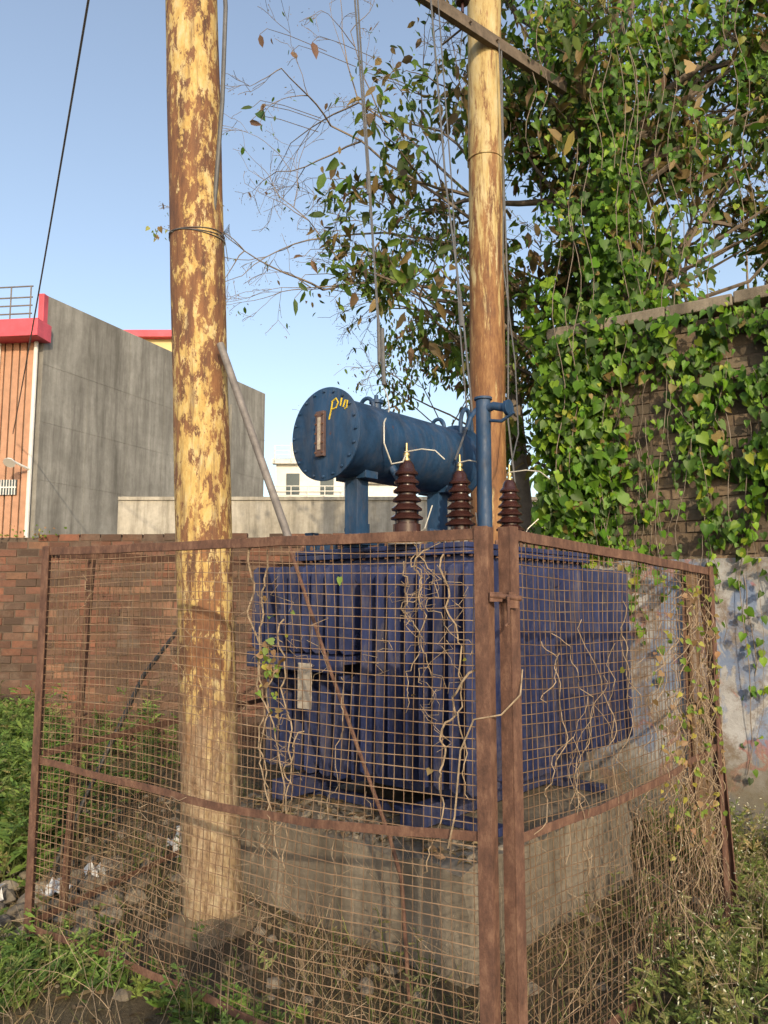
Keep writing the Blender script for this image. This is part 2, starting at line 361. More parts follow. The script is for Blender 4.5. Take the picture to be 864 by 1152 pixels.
c=L(.72,.98,2.60); mb.tube([c+EZ*-.05+U*.06]+[c+U*.06*math.cos(t)+EZ*(.03+.12*math.sin(t)) for t in np.linspace(0,3.14,14)]+[c-U*.06-EZ*.05],.014,8)
mb.tube([L(.66,1.1,1.9),L(.66,1.1,2.60),L(.66,1.08,2.70),L(.66,1.0,2.74),L(.66,.94,2.68),L(.68,.93,2.6)],.016,8)
mb.lathe(L(.85,.28,2.63),EZ,[(0,.03),(.04,.03),(.04,.04),(.06,.04),(.06,.012),(.09,.012)],14)
mb.tube([L(.72,.25,2.3),L(.66,.25,2.22),L(.63,.27,2.1),L(.63,.28,1.87)],.022,12)
mb.box(L(.63,.28,2.0),Vv,U,EZ,.09,.09,.10)
q=L(.41,.70,0); mb.tube([q+EZ*1.86,q+EZ*2.70],.042,20); mb.lathe(q+EZ*2.70,EZ,[(0,.052),(.014,.052)],20); mb.lathe(q+EZ*1.86,EZ,[(0,.08),(.014,.08)],20)
mb.tube([q+EZ*2.64,q+EZ*2.655-Vv*.07,q+EZ*2.63-Vv*.15],.024,14); mb.lathe(q+EZ*2.63-Vv*.15,-Vv,[(0,.042),(.012,.042),(.016,.045),(.024,.045)],16)
mb.tube([q+EZ*2.58-Vv*.02,q+EZ*2.56-Vv*.12,q+EZ*2.60-Vv*.2],.01,8)
for a,b in ((.5,.35),(1.1,.4),(1.2,1.3),(.4,1.45)):
    mb.box(L(a,b,1.90),Vv,U,EZ,.015,.09,.09); mb.tube([L(a-.03,b,1.92),L(a+.03,b,1.92)],.018,10)
mb.lathe(L(1.15,.75,1.86),EZ,[(0,.10),(.02,.10),(.02,.07),(.06,.07),(.065,.0)],20)
mb.lathe(L(1.05,.3,1.86),EZ,[(0,.05),(.03,.05),(.03,.03),(.1,.03),(.1,.045),(.12,.045)],14)
lbox(mb,1.2,1.34,.30,.34,1.86,1.93); lbox(mb,.95,.99,.3,.34,1.86,2.0); lbox(mb,1.36,1.42,.28,.34,1.86,1.97)
mb.obj('fittings','blue2',T,True,.002)
mb=MB(); g0=K0-U*.012+Vv*.015
mb.box(g0,Vv,U,EZ,.06,.022,.24); mb.obj('oil_level_gauge_frame','gauge',T,False,.004)
mb=MB(); mb.box(g0-U*.013,Vv,U,EZ,.018,.006,.17); mb.obj('oil_level_gauge_glass','plate',T)
mb=MB()
for z in (-.1,-.05,0,.05,.1):
    for s in (-.024,.024): mb.lathe(g0+Vv*s+EZ*z-U*.018,U,[(0,.006),(.01,.006)],6)
mb.obj('gauge_bolts','iron',T)
mb=MB(); 
def st(pts,mb=mb): mb.tube([K0-U*.0015-Vv*x+EZ*y for x,y in pts],.0042,5)
st([(.035,.07),(.05,.12),(.06,.165)]); st([(.052,.16),(.085,.175),(.10,.15),(.085,.125),(.05,.12)]); st([(.115,.13),(.125,.17)]); st([(.135,.12),(.15,.155),(.165,.15),(.16,.115),(.145,.11)])
mb.obj('painted_marking','yellow',T)
for k,(a,b) in enumerate(((.615,.26),(.59,.72),(.55,1.20))):
    o=L(a,b,1.86); mb=MB()
    prof=[(.04,.074),(.11,.074),(.115,.056)]
    for i in range(6):
        R=.086-.005*i; z0=.13+i*.048
        prof+=[(z0,.056-.002*i),(z0+.006,R),(z0+.016,R+.002),(z0+.034,.062-.003*i),(z0+.040,.054-.002*i)]
    prof+=[(.43,.040),(.45,.028),(.455,.018)]
    mb.lathe(o,EZ,prof,28); mb.obj('bushing_porcelain_%d'%(k+1),'porc',T,True)
    mb=MB(); mb.lathe(o,EZ,[(0,.098),(.015,.098),(.015,.082),(.05,.082),(.055,.06)],24)
    for j in range(6):
        t=j*math.pi/3; mb.lathe(o+V3(math.cos(t)*.088,math.sin(t)*.088,.014),EZ,[(0,.01),(.02,.01),(.02,.005),(.05,.005)],6)
    mb.obj('bushing_flange_%d'%(k+1),'steel',T,True)
    mb=MB(); mb.lathe(o+EZ*.45,EZ,[(0,.02),(.015,.02),(.015,.012),(.03,.012),(.03,.018),(.045,.018),(.045,.007),(.10,.006)],12); mb.obj('bushing_terminal_%d'%(k+1),'brass',T,True)
    mb=MB(); tp=o+EZ*.50; kk=(1,.6,1.2)[k]
    mb.tube([tp+V3(-.01,-.01,0),tp+V3(.08*kk,-.04,.01),tp+V3(.15*kk,-.05,.0),tp+V3(.20*kk,-.06,-.05)],.0035,6)
    mb.tube([o+V3(.05,-.06,.05),o+V3(.09,-.1,.08+.03*k),o+V3(.13*kk,-.1,.20)],.0035,6)
    mb.obj('arcing_wire_%d'%(k+1),'alu',T)
b0=L(.615,.26,2.36)
mb=MB(); mb.tube([V3(.0,4.55,2.84),V3(.02,4.4,2.75),V3(.03,4.2,2.62),V3(-.0,4.0,2.50),V3(.0,3.95,2.38),V3(.04,4.0,2.28),V3(.10,4.05,2.30),b0],.0045,6)
mb.obj('jumper_wire','alu',T,True)
mb=MB(); mb.box(L(1.10,-.012,1.115),Vv,U,EZ,.105,.006,.24); mb.obj('rating_plate','plate',T,False,.002)

# ---------------------------------------------------------------- fence
F=empty('wire_mesh_fence')
FL0,FL1=V3(.315,2.47,0),V3(-1.60,3.68,0); FR0,FR1=V3(.405,2.47,0),V3(1.60,3.82,0)
FS1=V3(-.6,6.0,0); FB=V3(2.12,5.45,0)
def panel(tag,p0,p1,zt0,zt1,zb,zm0,zm1,sag,sp=.036,posts=(1,1),wave=.018):
    d=(p1-p0); Ln=d.length; d.normalize(); nrm=V3(d.y,-d.x,0)
    if nrm.y>0: nrm=-nrm
    ph=random.uniform(0,6)
    def off(s,z):
        e=math.sin(math.pi*min(1,max(0,s/Ln)))
        return wave*e*(math.sin(2.4*s+ph)+.6*math.sin(3.1*z+1.3*s+ph)+.35*math.sin(9*s+4*z))
    def P(s,z): return p0+d*s+nrm*off(s,z)+EZ*z
    zt=lambda s: zt0+(zt1-zt0)*s/Ln
    mb=MB()
    nv=int(Ln/sp)
    for i in range(1,nv):
        s=i*Ln/nv+random.uniform(-.003,.003); top=zt(s); N=14; q=random.uniform(0,6)
        mb.tube([P(s+.004*math.sin(q+z*5)+.010*math.sin(z*2.3+s*2),z) for z in np.linspace(zb,top,N)],.0017,3,False)
    nh=int((zt0-zb)/sp)
    for i in range(1,nh):
        f=i/nh; N=max(8,int(Ln/.13)); q=random.uniform(0,6)
        mb.tube([P(s,zb+(zt(s)-zb)*f+.004*math.sin(q+s*5)-.024*math.sin(math.pi*s/Ln)*math.sin(f*3.1+s))+nrm*.0025 for s in np.linspace(0,Ln,N)],.0017,3,False)
    mb.obj('mesh_'+tag,'wire',F)
    mb=MB()
    def rail(z0,z1,sg,h=.035,k=14):
        vs=[];t=.005
        pr=[(0,-h/2),(0,h/2),(-t,h/2),(-t,-h/2+t),(-h*.8,-h/2+t),(-h*.8,-h/2)]
        for i in range(k+1):
            s=Ln*i/k; z=z0+(z1-z0)*i/k-sg*math.sin(math.pi*i/k)+random.uniform(-.002,.002); o=P(s,z)+nrm*.006
            for x,y in pr: vs.append(o+nrm*x+EZ*y)
        n=6; fs=[(i*n+j,i*n+(j+1)%n,(i+1)*n+(j+1)%n,(i+1)*n+j) for i in range(k) for j in range(n)]+[tuple(range(n)),tuple(k*n+j for j in range(n))[::-1]]
        mb.add(vs,fs)
    rail(zt0-.02,zt1-.02,.0); rail(zm0,zm1,sag,.03); rail(zb+.02,zb+.02,0,.03)
    for e,(s,zz) in zip(posts,((0,zt0),(Ln,zt1))):
        if e:
            w=.048; c=p0+d*s; sg=1 if s==0 else -1
            mb.box(c+nrm*.012+EZ*(zz/2),d,nrm,EZ,w,.006,zz+.01); mb.box(c-nrm*.012-d*sg*(w/2-.003)+EZ*(zz/2),d,nrm,EZ,.006,.04,zz+.006)
    mb.obj('frame_'+tag,'iron',F,False,.001)
panel('front',FL0,FL1,1.80,1.82,.08,.85,.84,.06,posts=(1,1),wave=.03)
panel('gate',FR0,FR1,1.80,1.73,.08,.84,.87,.02,posts=(1,1))
panel('side',FL1+V3(.01,.03,0),FS1,1.81,1.86,.1,.86,.9,.0,sp=.045,posts=(0,1),wave=.01)
panel('return',FR1+V3(.01,.03,0),FB,1.73,1.80,.1,.88,.9,.0,sp=.045,posts=(0,1),wave=.01)
mb=MB()
def post(p,q,w=.04):
    d=(q-p).normalized(); x=V3(1,0,0); y=d.cross(x).normalized(); mb.box((p+q)/2,x,y,d,w,.006,(q-p).length); mb.box((p+q)/2+x*(w/2-.003)+y*-.02,x,y,d,.006,.036,(q-p).length)
post(V3(-1.58,4.0,0),V3(-1.50,3.98,1.82)); post(V3(1.70,3.95,0),V3(1.60,3.92,1.72),.03)
mb.tube([V3(.33,2.435,1.585),V3(.43,2.435,1.575)],.009,10); mb.box(V3(.35,2.437,1.58),EX,EY,EZ,.04,.012,.03); mb.box(V3(.405,2.437,1.57),EX,EY,EZ,.03,.012,.05)
mb.tube([V3(.385,2.43,1.58),V3(.385,2.41,1.58),V3(.385,2.41,1.50),V3(.375,2.41,1.49)],.005,6)
mb.obj('latch_and_braces','iron',F,False,.001)

mb=MB(); d1=(FL1-FL0).normalized()
def fpt(s,z,o): 
    nrm=V3(d1.y,-d1.x,0); nrm=nrm if nrm.y<0 else -nrm
    return FL0+d1*s+EZ*z+nrm*o
def stem(s,z0,z1,r,wob=.03,N=34,drift=0):
    pts=[];x=s;q=random.uniform(0,6);o=.0
    for i in range(N):
        f=i/(N-1); z=z0+(z1-z0)*f; x+=random.uniform(-.012,.012)+drift/N
        pts.append(fpt(x+wob*.5*math.sin(f*9+q)+wob*.2*math.sin(f*27+q*2),z+.01*math.sin(f*50),o+.012*math.sin(f*30+q)))
    mb.tube(pts,[r*(1-.5*i/N) for i in range(N)],5)
for s,z0,z1,r,w,dr in ((.98,1.78,.75,.0042,.04,-.10),(.92,1.76,.65,.004,.05,-.12),(.82,1.5,.55,.0035,.04,-.05),(.88,1.35,.6,.003,.03,-.1),(.75,1.1,.62,.0028,.05,.1),
    (.12,1.72,.95,.0035,.03,-.05),(.05,1.35,.7,.004,.04,.10),(.22,1.74,1.2,.0028,.05,.05),(.3,1.7,1.3,.003,.04,-.1),(.18,1.76,1.45,.0025,.06,.1),(.25,1.76,1.4,.0022,.07,-.12),(.55,1.3,.5,.002,.04,.1)):
    stem(s,z0,z1,r,w,34,dr)
for i in range(36):
    s=random.choice((random.gauss(.22,.07),random.gauss(.86,.08),random.uniform(0,2))); z=random.uniform(.5,1.78) if s>.4 else random.uniform(1.3,1.78); stem(s,z,z-random.uniform(.1,.3),.0013,.08,14,random.uniform(-.15,.15))
mb.tube([V3(.44,2.50,1.35),V3(.42,2.43,1.28),V3(.36,2.43,1.22),V3(.28,2.47,1.2),V3(.24,2.5,1.1),V3(.22,2.5,.9),V3(.2,2.52,.8)],.003,5)
d2=(FR1-FR0).normalized(); n2=V3(d2.y,-d2.x,0)
for i in range(130):
    s=random.choice((random.gauss(1.65,.13),random.gauss(1.5,.2),random.uniform(.2,1.7))); s=min(1.8,max(.03,s)); z=random.uniform(.3,1.7); ln=random.uniform(.15,.6); q=random.uniform(0,6); N=16; x=s;pts=[]; g=random.uniform(-.3,.3)
    for k in range(N):
        f=k/(N-1); x+=random.uniform(-.02,.02)+g/N; pts.append(FR0+d2*min(1.82,x+.03*math.sin(f*7+q))+n2*(.01+.015*math.sin(f*14+q))+EZ*max(.05,z-ln*f))
    mb.tube(pts,random.uniform(.001,.0022),4)
mb.obj('dry_creeper','dry',None,True)

# ---------------------------------------------------------------- walls
def brickwall(name,p0,p1,H,th,palette,w,rag=True,kf=1.):
    e=empty(name); d=(p1-p0); Ln=d.length; d.normalize(); nrm=V3(d.y,-d.x,0); nrm=nrm if nrm.y<0 else -nrm
    mb=MB(); mb.box((p0+p1)/2+EZ*(H/2-.05),d,nrm,EZ,Ln,th-.02,H+.06); mb.obj('mortar_core','mortar',e)
    mb=MB(); bl,bh,g=.23,.072,.010; rows=int(H/(bh+g)); j=0
    for r in range(rows+1):
        x=-(r%2)*.12-random.random()*.02
        while x<Ln:
            a=max(0,x); b=min(Ln,x+bl-g)
            if b-a>.03 and not(rag and r==rows and random.random()<.25) and random.random()>.012:
                c=palette[random.choices(range(len(palette)),w)[0]]; k=random.uniform(.65,1.2)*kf; c=tuple(v*k for v in c)
                mb.box(p0+d*((a+b)/2)+nrm*(th/2-.045+random.uniform(-.010,.008))+EZ*(r*(bh+g)+bh/2+random.uniform(-.004,.004)+.008*math.sin(a*.8)),(d+EZ*random.gauss(0,.008)).normalized(),nrm,EZ,b-a-random.random()*.01,.09,bh,c)
            x+=bl
    mb.obj('bricks','brick',e,False,0,True)
    return e,d,nrm,Ln
BP=[(.25,.105,.065),(.21,.095,.065),(.18,.10,.07),(.28,.145,.09),(.13,.08,.06)]
brickwall('brick_wall',V3(-11,8.6,0),V3(2.6,8.5,0),2.27,.23,BP,[4,4,3,2,2],True,.85)
W0,W1=V3(1.40,6.19,0),V3(4.9,3.89,0)
bw,wd,wn,wl=brickwall('boundary_wall',W0,W1,3.6,.24,[(.24,.17,.11),(.19,.15,.10),(.28,.20,.13),(.13,.10,.07)],[3,3,2,3],False,.9)
mb=MB(); 
for i in range(9): mb.box(W0+wd*((i+.5)*wl/9)+EZ*(3.70+random.uniform(-.008,.008)),wd,wn,EZ,wl/9-.006,.34,.09)
mb.obj('coping','plinth',bw,False,.012)
mb=MB(); mb.box((W0+W1)/2+wn*.14+EZ*.93,wd,wn,EZ,wl,.03,1.86); mb.obj('painted_plaster','paint',bw,False,.004)

# ---------------------------------------------------------------- buildings
B=empty('concrete_building')
A=V3(-8.17,18,0); E_=V3(-4.25,27.0,0); H=8.9
bd=(E_-A).normalized(); fd=V3(-1,.12,0).normalized()
Lb=A+fd*9; Le=E_+fd*9
mb=MB(); vs=[A,E_,Le,Lb]; ZB=-.1
mb.add([V3(p.x,p.y,ZB) for p in vs]+[V3(p.x,p.y,H-.9) for p in vs],[(0,1,5,4),(1,2,6,5),(2,3,7,6),(3,0,4,7),(4,5,6,7)])
bn=V3(bd.y,-bd.x,0)
mb.box((A+E_)/2-bn*.1+EZ*(H-.45),bd,bn,EZ,(E_-A).length,.2,.9)
mb.obj('walls','grey',B)
mb=MB()
for z in (1.6,3.0,4.4,5.8,7.2): mb.box((A+E_)/2+bn*.002+EZ*z,bd,bn,EZ,(E_-A).length,.008,.02)
for s in (.15,.3,.45,.6): mb.box(A.lerp(E_,s)+bn*.002+EZ*4.4,bd,bn,EZ,.02,.007,8.7)
mb.box(A.lerp(E_,.80)+bn*.03+EZ*4.0,bd,bn,EZ,.35,.1,8.0)
mb.obj('pour_joints','grey',B)
fn=V3(fd.y,-fd.x,0); fn=fn if fn.y<0 else -fn
mb=MB()
for i in range(46): mb.box(A+fd*(.28+i*.19)+fn*.04+EZ*3.8,fd,fn,EZ,.15,.06,7.9)
mb.obj('timber_cladding','orange',B,False,.01)
mb=MB(); mb.box(A+fd*4.4+fn*.25+EZ*7.92,fd,fn,EZ,9.1,.6,.42); mb.box(A+fd*.05+fn*.02+EZ*8.45,fd,fn,EZ,.14,.2,.9); mb.obj('roof_band','red',B,False,.01)
mb=MB(); mb.tube([A+fd*.12+fn*.12+EZ*0,A+fd*.12+fn*.12+EZ*7.7],.05,8); mb.tube([A+fd*1.05+fn*.12,A+fd*1.05+fn*.12+EZ*7.7],.03,8)
mb.tube([A+fd*.1+fn*.1+EZ*4.6,A+fd*.3+fn*.6+EZ*4.75],.03,6); mb.lathe(A+fd*.3+fn*.6+EZ*4.75,V3(0,-.5,-.6),[(0,.05),(.05,.12),(.1,.14)],10)
mb.obj('wall_pipes','white',B)
mb=MB()
for z in (8.3,8.5,8.7,8.97): mb.tube([A+fd*.1+fn*.4+EZ*z,A+fd*9+fn*.4+EZ*z],.018,6)
for i in range(19): mb.tube([A+fd*(.15+i*.5)+fn*.4+EZ*8.1,A+fd*(.15+i*.5)+fn*.4+EZ*8.97],.018,6)
mb.obj('roof_railing','steel',B)
mb=MB(); mb.box(A+fd*.75+fn*.08+EZ*4.2,fd,fn,EZ,.62,.06,.36); mb.obj('vent_window','glass',B)
mb=MB()
for i in range(9): mb.box(A+fd*(.47+i*.07)+fn*.12+EZ*4.2,fd,fn,EZ,.02,.02,.36)
mb.box(A+fd*.75+fn*.12+EZ*4.2,fd,fn,EZ,.62,.018,.03); mb.obj('vent_grille','white',B)

def house(name,x0,x1,y,h,matw,trim,depth=8,floors=3,rails=True,stair=False):
    e=empty(name); mb=MB(); mb.box(V3((x0+x1)/2,y+depth/2,h/2),EX,EY,EZ,x1-x0,depth,h)
    if stair: mb.box(V3(x0+(x1-x0)*.35,y+depth/2,h+.8),EX,EY,EZ,(x1-x0)*.4,depth*.5,1.9)
    mb.obj('walls',matw,e)
    mb=MB(); mb.box(V3((x0+x1)/2,y-.1,h+.15),EX,EY,EZ,x1-x0+.4,.5,.3)
    for f in range(1,floors): mb.box(V3((x0+x1)/2,y-.35,h*f/floors),EX,EY,EZ,x1-x0+.2,.9,.18)
    mb.obj('slabs',trim,e)
    mb=MB(); n=max(2,int((x1-x0)/1.5))
    for f in range(floors):
        for i in range(n): mb.box(V3(x0+(i+.5)*(x1-x0)/n,y-.02,h*(f+.5)/floors),EX,EY,EZ,.8,.08,1.3)
    mb.obj('windows','glass',e)
    if not rails: return
    mb=MB()
    for f in range(1,floors+1):
        zz=h*f/floors+.1
        for q in (.35,.6,.9): mb.tube([V3(x0,y-.7,zz+q),V3(x1,y-.7,zz+q)],.03,5)
        for i in range(int(x1-x0)+1): mb.tube([V3(x0+i,y-.7,zz),V3(x0+i,y-.7,zz+.9)],.03,5)
    mb.obj('balcony_rails','white',e)
house('yellow_house',-13.0,-7.7,33,13.0,'yel','red',8,4,False)
house('white_house',-6.5,-2.4,46,9.7,'white','white',8,4,True,True)
house('white_house',-2.3,1.0,60,10.6,'white','cream',8,3)
mb=MB(); mb.box(V3(1,16,1.80),EX,EY,EZ,13,.23,3.65); mb.box(V3(1,16,3.66),EX,EY,EZ,13,.3,.07); mb.obj('plastered_compound_wall','cream')

# ---------------------------------------------------------------- power lines
mb=MB()
def sagline(a,b,sag,r,N=30,n=6): mb.tube([a.lerp(b,i/N)-EZ*sag*4*(i/N)*(1-i/N) for i in range(N+1)],r,n)
sagline(V3(-1.0,3.2,7.3),V3(-8.6,17.6,5.4),.25,.011); 
mb.obj('power_line','steel',None,True)
mb=MB()
for o in (0,.018):
    mb.tube([V3(-.42+o,4.6,8.5),V3(-.19+o,4.6,5.45),V3(-.10+o*.5,4.6,4.2),V3(-.035-o*.3,4.58,3.3),V3(0,4.55,2.86)],.0062,6)
mb.tube([V3(-.012,4.57,3.22),V3(.0,4.55,2.86)],.013,8); mb.tube([V3(-.035,4.58,3.28),V3(-.03,4.56,3.0)],.010,8); mb.tube([V3(-.10,4.6,4.25),V3(-.095,4.6,4.1)],.014,8)
mb.obj('drop_cable','cable',None,True)
mb=MB()
mb.tube([V3(.30,5.1,7.5),V3(.33,5.0,5.77),V3(.42,4.98,4.4),V3(.52,4.9,3.4),V3(.56,4.8,2.75),V3(.46,4.5,2.5),V3(.414,4.44,2.38)],.007,6)
mb.tube([V3(.36,5.1,7.5),V3(.38,5.0,5.77),V3(.46,4.98,4.4),V3(.50,4.9,3.3),V3(.53,4.8,2.7),V3(.4,4.5,2.37)],.005,6)
mb.tube([V3(.5,4.93,3.6),V3(.51,4.9,3.35)],.014,8)
mb.obj('drop_cable','cable',None,True)
mb=MB(); mb.tube([V3(-1.35,6.2,1.75),V3(-1.42,5.5,1.4),V3(-1.5,4.9,1.1),V3(-1.6,4.6,.7),V3(-1.75,4.5,.3),V3(-1.85,4.45,.02)],.014,8)
mb.obj('hanging_cable','black',None,True)

# ---------------------------------------------------------------- trees
def rv(s): return V3(random.gauss(0,s),random.gauss(0,s),random.gauss(0,s))
def grow(mb,p,d,Ln,r,lvl,maxl,pts_out,nch=3,droop=.02,wig=.16,ch=.6,up=0):
    n=6; pts=[p.copy()]; ds=[]
    for i in range(n):
        d=(d+rv(wig)+EZ*(up-droop*(lvl+1))).normalized(); p=p+d*(Ln/n); pts.append(p.copy()); ds.append(d.copy())
    mb.tube(pts,[max(.0022,r*(1-.55*i/n)) for i in range(n+1)],4 if r<.03 else 9)
    pts_out.append((lvl,pts,d))
    if lvl<maxl:
        for k in range(nch):
            i=random.randint(2,n) if k else n
            dd=(ds[min(i,n-1)]+rv(.55)).normalized()
            grow(mb,pts[i],dd,Ln*ch*random.uniform(.7,1.2),r*.5,lvl+1,maxl,pts_out,nch,droop,wig,ch,up)
def leafpts(segs,lmin,per,spread):
    P=[]
    for lvl,pts,d in segs:
        if lvl>=lmin:
            for q in pts[1:]:
                for k in range(per): P.append((q.x+random.gauss(0,spread),q.y+random.gauss(0,spread),q.z+random.gauss(0,spread)))
    return np.array(P)
GR=[(.075,.14,.020),(.050,.09,.016),(.14,.21,.033),(.19,.18,.045),(.14,.09,.05)]
t1=empty('leafy_tree'); mb=MB(); seg=[]
mb.tube([V3(2.5,7.3,-.1),V3(2.45,7.3,1.5),V3(2.3,7.2,3),V3(2.35,7.1,4.6),V3(2.2,7.1,6.2)],[.2,.17,.15,.12,.09],14)
for p,d,Ln,r in ((V3(2.35,7.1,4.2),V3(.8,-.1,.9),2.0,.05),(V3(2.3,7.1,4.8),V3(-.6,-.1,.9),2.0,.05),(V3(2.2,7.1,6.0),V3(.2,0,1),2.0,.05),(V3(2.3,7.1,5.4),V3(.7,.2,.8),2.2,.05),(V3(2.3,7.2,3.2),V3(-.7,-.1,.6),1.7,.05),
                 (V3(2.25,7.1,5.8),V3(-.5,0,1),2.,.05),(V3(2.25,7.1,5.2),V3(-.8,.1,.5),1.5,.045),(V3(2.3,7.1,4.0),V3(-.6,-.1,.9),1.8,.05),(V3(2.2,7.1,6.0),V3(.8,0,.5),2.0,.05),(V3(2.3,7.2,2.4),V3(-.5,-.2,.8),1.6,.04)):
    grow(mb,p,d.normalized(),Ln,r,0,3,seg,3,.0,.14,.62)
P=leafpts(seg,2,4,.12)
CL=[]
for i in range(100):
    x=random.uniform(.95,4.3); z=random.uniform(3.0,7.9); y=random.uniform(6.7,7.9)
    if 2.6<x<4.2 and 4.2<z<6.0 and random.random()<.70: continue
    if x<1.3 and z<4.2 and random.random()<.4: continue
    CL.append((x,y,z))
for (x,y,z) in CL:
    c=V3(x,y,z); j=V3(2.3,7.1,min(6,max(2.5,z-.8))); md=c.lerp(j,.5)+rv(.12); mb.tube([j,md,c],[.03,.016,.006],5)
    R=random.uniform(.22,.42)
    for k in range(7):
        e=c+rv(R*.8); mb.tube([c,c.lerp(e,.5)+rv(.03),e],[.006,.004,.002],3,False)
        m_=random.randint(12,24); f=rng.random((m_,1)); P=np.concatenate([P,np.array(c)*(1-f)+np.array(e)*f+rng.normal(0,.07,(m_,3))])
mb.obj('trunk_and_limbs','bark',t1,True)
n=len(P)
D=rng.normal(0,.6,(n,3))+[0,0,-.6]; N_=rng.normal(0,.6,(n,3))+[0,-.8,.4]
cc=pal(n,GR,[4,5,2.5,1,2]); cl=.5+.5*np.sin(P[:,0]*4.1+P[:,2]*3.3)*np.sin(P[:,2]*5.1-P[:,0]*2.); br=np.array([.20,.14,.06]); mm=(rng.random(n)<.35*cl)[:,None]; cc=np.where(mm,br*rng.uniform(.6,1.3,(n,1)),cc)
leaves('crown',OVAL,P,D,N_,.055+.13*rng.random(n)**1.3,cc,'dleaf',t1)
print('tree leaves',n)
t2=empty('sparse_tree'); mb=MB(); seg=[]
mb.tube([V3(1.5,7.9,-.1),V3(1.45,7.8,2),V3(1.3,7.7,4),V3(1.2,7.6,5.5)],[.12,.10,.07,.05],10)
for p,d,Ln,r in ((V3(1.3,7.7,4.6),V3(-1,-.15,.35),2.0,.022),(V3(1.2,7.6,5.4),V3(-1,-.15,.35),2.0,.02),(V3(1.25,7.6,5.2),V3(-1,-.1,.02),1.9,.018),(V3(1.35,7.7,3.8),V3(-.8,-.1,.5),1.4,.02),
                 (V3(1.2,7.6,5.5),V3(-.6,-.1,.9),2.0,.02),(V3(1.4,7.7,3.0),V3(-.7,-.2,.5),1.3,.018),(V3(1.2,7.6,5.5),V3(-.9,0,.6),2.0,.02),(V3(1.3,7.7,4.2),V3(-.8,-.1,.7),1.5,.018),(V3(1.4,7.7,3.3),V3(-.4,-.2,.9),1.5,.018),(V3(1.25,7.6,5.0),V3(-.7,-.1,1),1.9,.018),(V3(1.4,7.7,3.6),V3(-.5,-.2,.5),1.5,.018),(V3(1.45,7.7,2.4),V3(-.6,-.2,.9),1.4,.018)):
    grow(mb,p,d.normalized(),Ln,r,0,4,seg,3,.010,.12,.56)
mb.obj('trunk_and_branches','twig',t2,True)
P=leafpts(seg,4,1,.05); P=P[rng.random(len(P))<.05]
P2=leafpts(seg,2,2,.10); P2=P2[(P2[:,0]>-.05)&(P2[:,2]<5.4)&(rng.random(len(P2))<.65)]; P=np.concatenate([P,P2]); n=len(P)
D=rng.normal(0,.4,(n,3))+[0,0,-.8]; N_=rng.normal(0,.6,(n,3))+[0,-.8,.2]
leaves('foliage',OVAL,P,D,N_,rng.uniform(.035,.09,n),pal(n,GR,[4,5,1,1,3]),'dleaf',t2); print('t2',n)
P=leafpts(seg,4,2,.035); P=P[(rng.random(len(P))<.25)]; n=len(P)
leaves('seed_bunches',DIAM,P,rng.normal(0,1,(n,3)),rng.normal(0,1,(n,3)),rng.uniform(.012,.03,n),pal(n,[(.25,.19,.13),(.16,.11,.07)],[1,1]),'dleaf',t2)
P=[(-.75,6.9,4.75),(-.68,6.9,4.72),(-.80,6.9,4.5),(-.83,6.9,4.35),(-.60,6.9,4.78),(-.9,7,6.9),(-.7,7,7.0),(-1.25,6.9,6.25),(-1.2,6.9,6.2),(-1.28,6.9,6.1),(-1.2,6.9,7.0),(-.4,7,5.5),(-.1,7,6.2),(.2,7,5.2)]
n=len(P); leaves('large_leaves',OVAL,P,rng.normal(0,.5,(n,3))+[0,0,-.8],rng.normal(0,.4,(n,3))+[0,-1,.1],rng.uniform(.12,.22,n),pal(n,[(.16,.09,.06),(.06,.11,.03)],[1,1]),'dleaf',t2)
mb=MB()
for p in P: mb.tube([V3(*p),V3(*p)+V3(.06,.05,.10),V3(*p)+V3(.25,.3,.22),V3(*p)+V3(.6,.6,.28)],[.0025,.003,.004,.005],4)
mb.obj('leaf_twigs','twig',t2)
t3=empty('bare_tree'); mb=MB(); seg=[]
mb.tube([V3(4.6,9.5,-.1),V3(4.5,9.5,2.5),V3(4.4,9.4,4.2)],[.16,.13,.10],10)
for p,d,Ln,r in ((V3(4.4,9.4,3.2),V3(-.4,0,1),2.6,.04),(V3(4.4,9.4,4.0),V3(.2,0,1),2.8,.04),(V3(4.4,9.4,4.1),V3(-.8,0,.9),2.6,.035),(V3(4.4,9.4,3.6),V3(.8,0,.9),2.8,.04),(V3(4.4,9.4,3.0),V3(-.7,0,.6),2.2,.03),(V3(4.4,9.4,3.4),V3(-.1,0,1),2.6,.035)):
    grow(mb,p,d.normalized(),Ln,r,0,4,seg,3,-.02,.09,.62)
mb.obj('trunk_and_branches','twig',t3,True)
P=leafpts(seg,3,1,.08); P=P[rng.random(len(P))<.3]; n=len(P)
leaves('foliage',OVAL,P,rng.normal(0,.4,(n,3))+[0,0,-.8],rng.normal(0,.6,(n,3))+[0,-.8,.2],rng.uniform(.04,.09,n),pal(n,GR,[2,3,2,2,3]),'dleaf',t3)

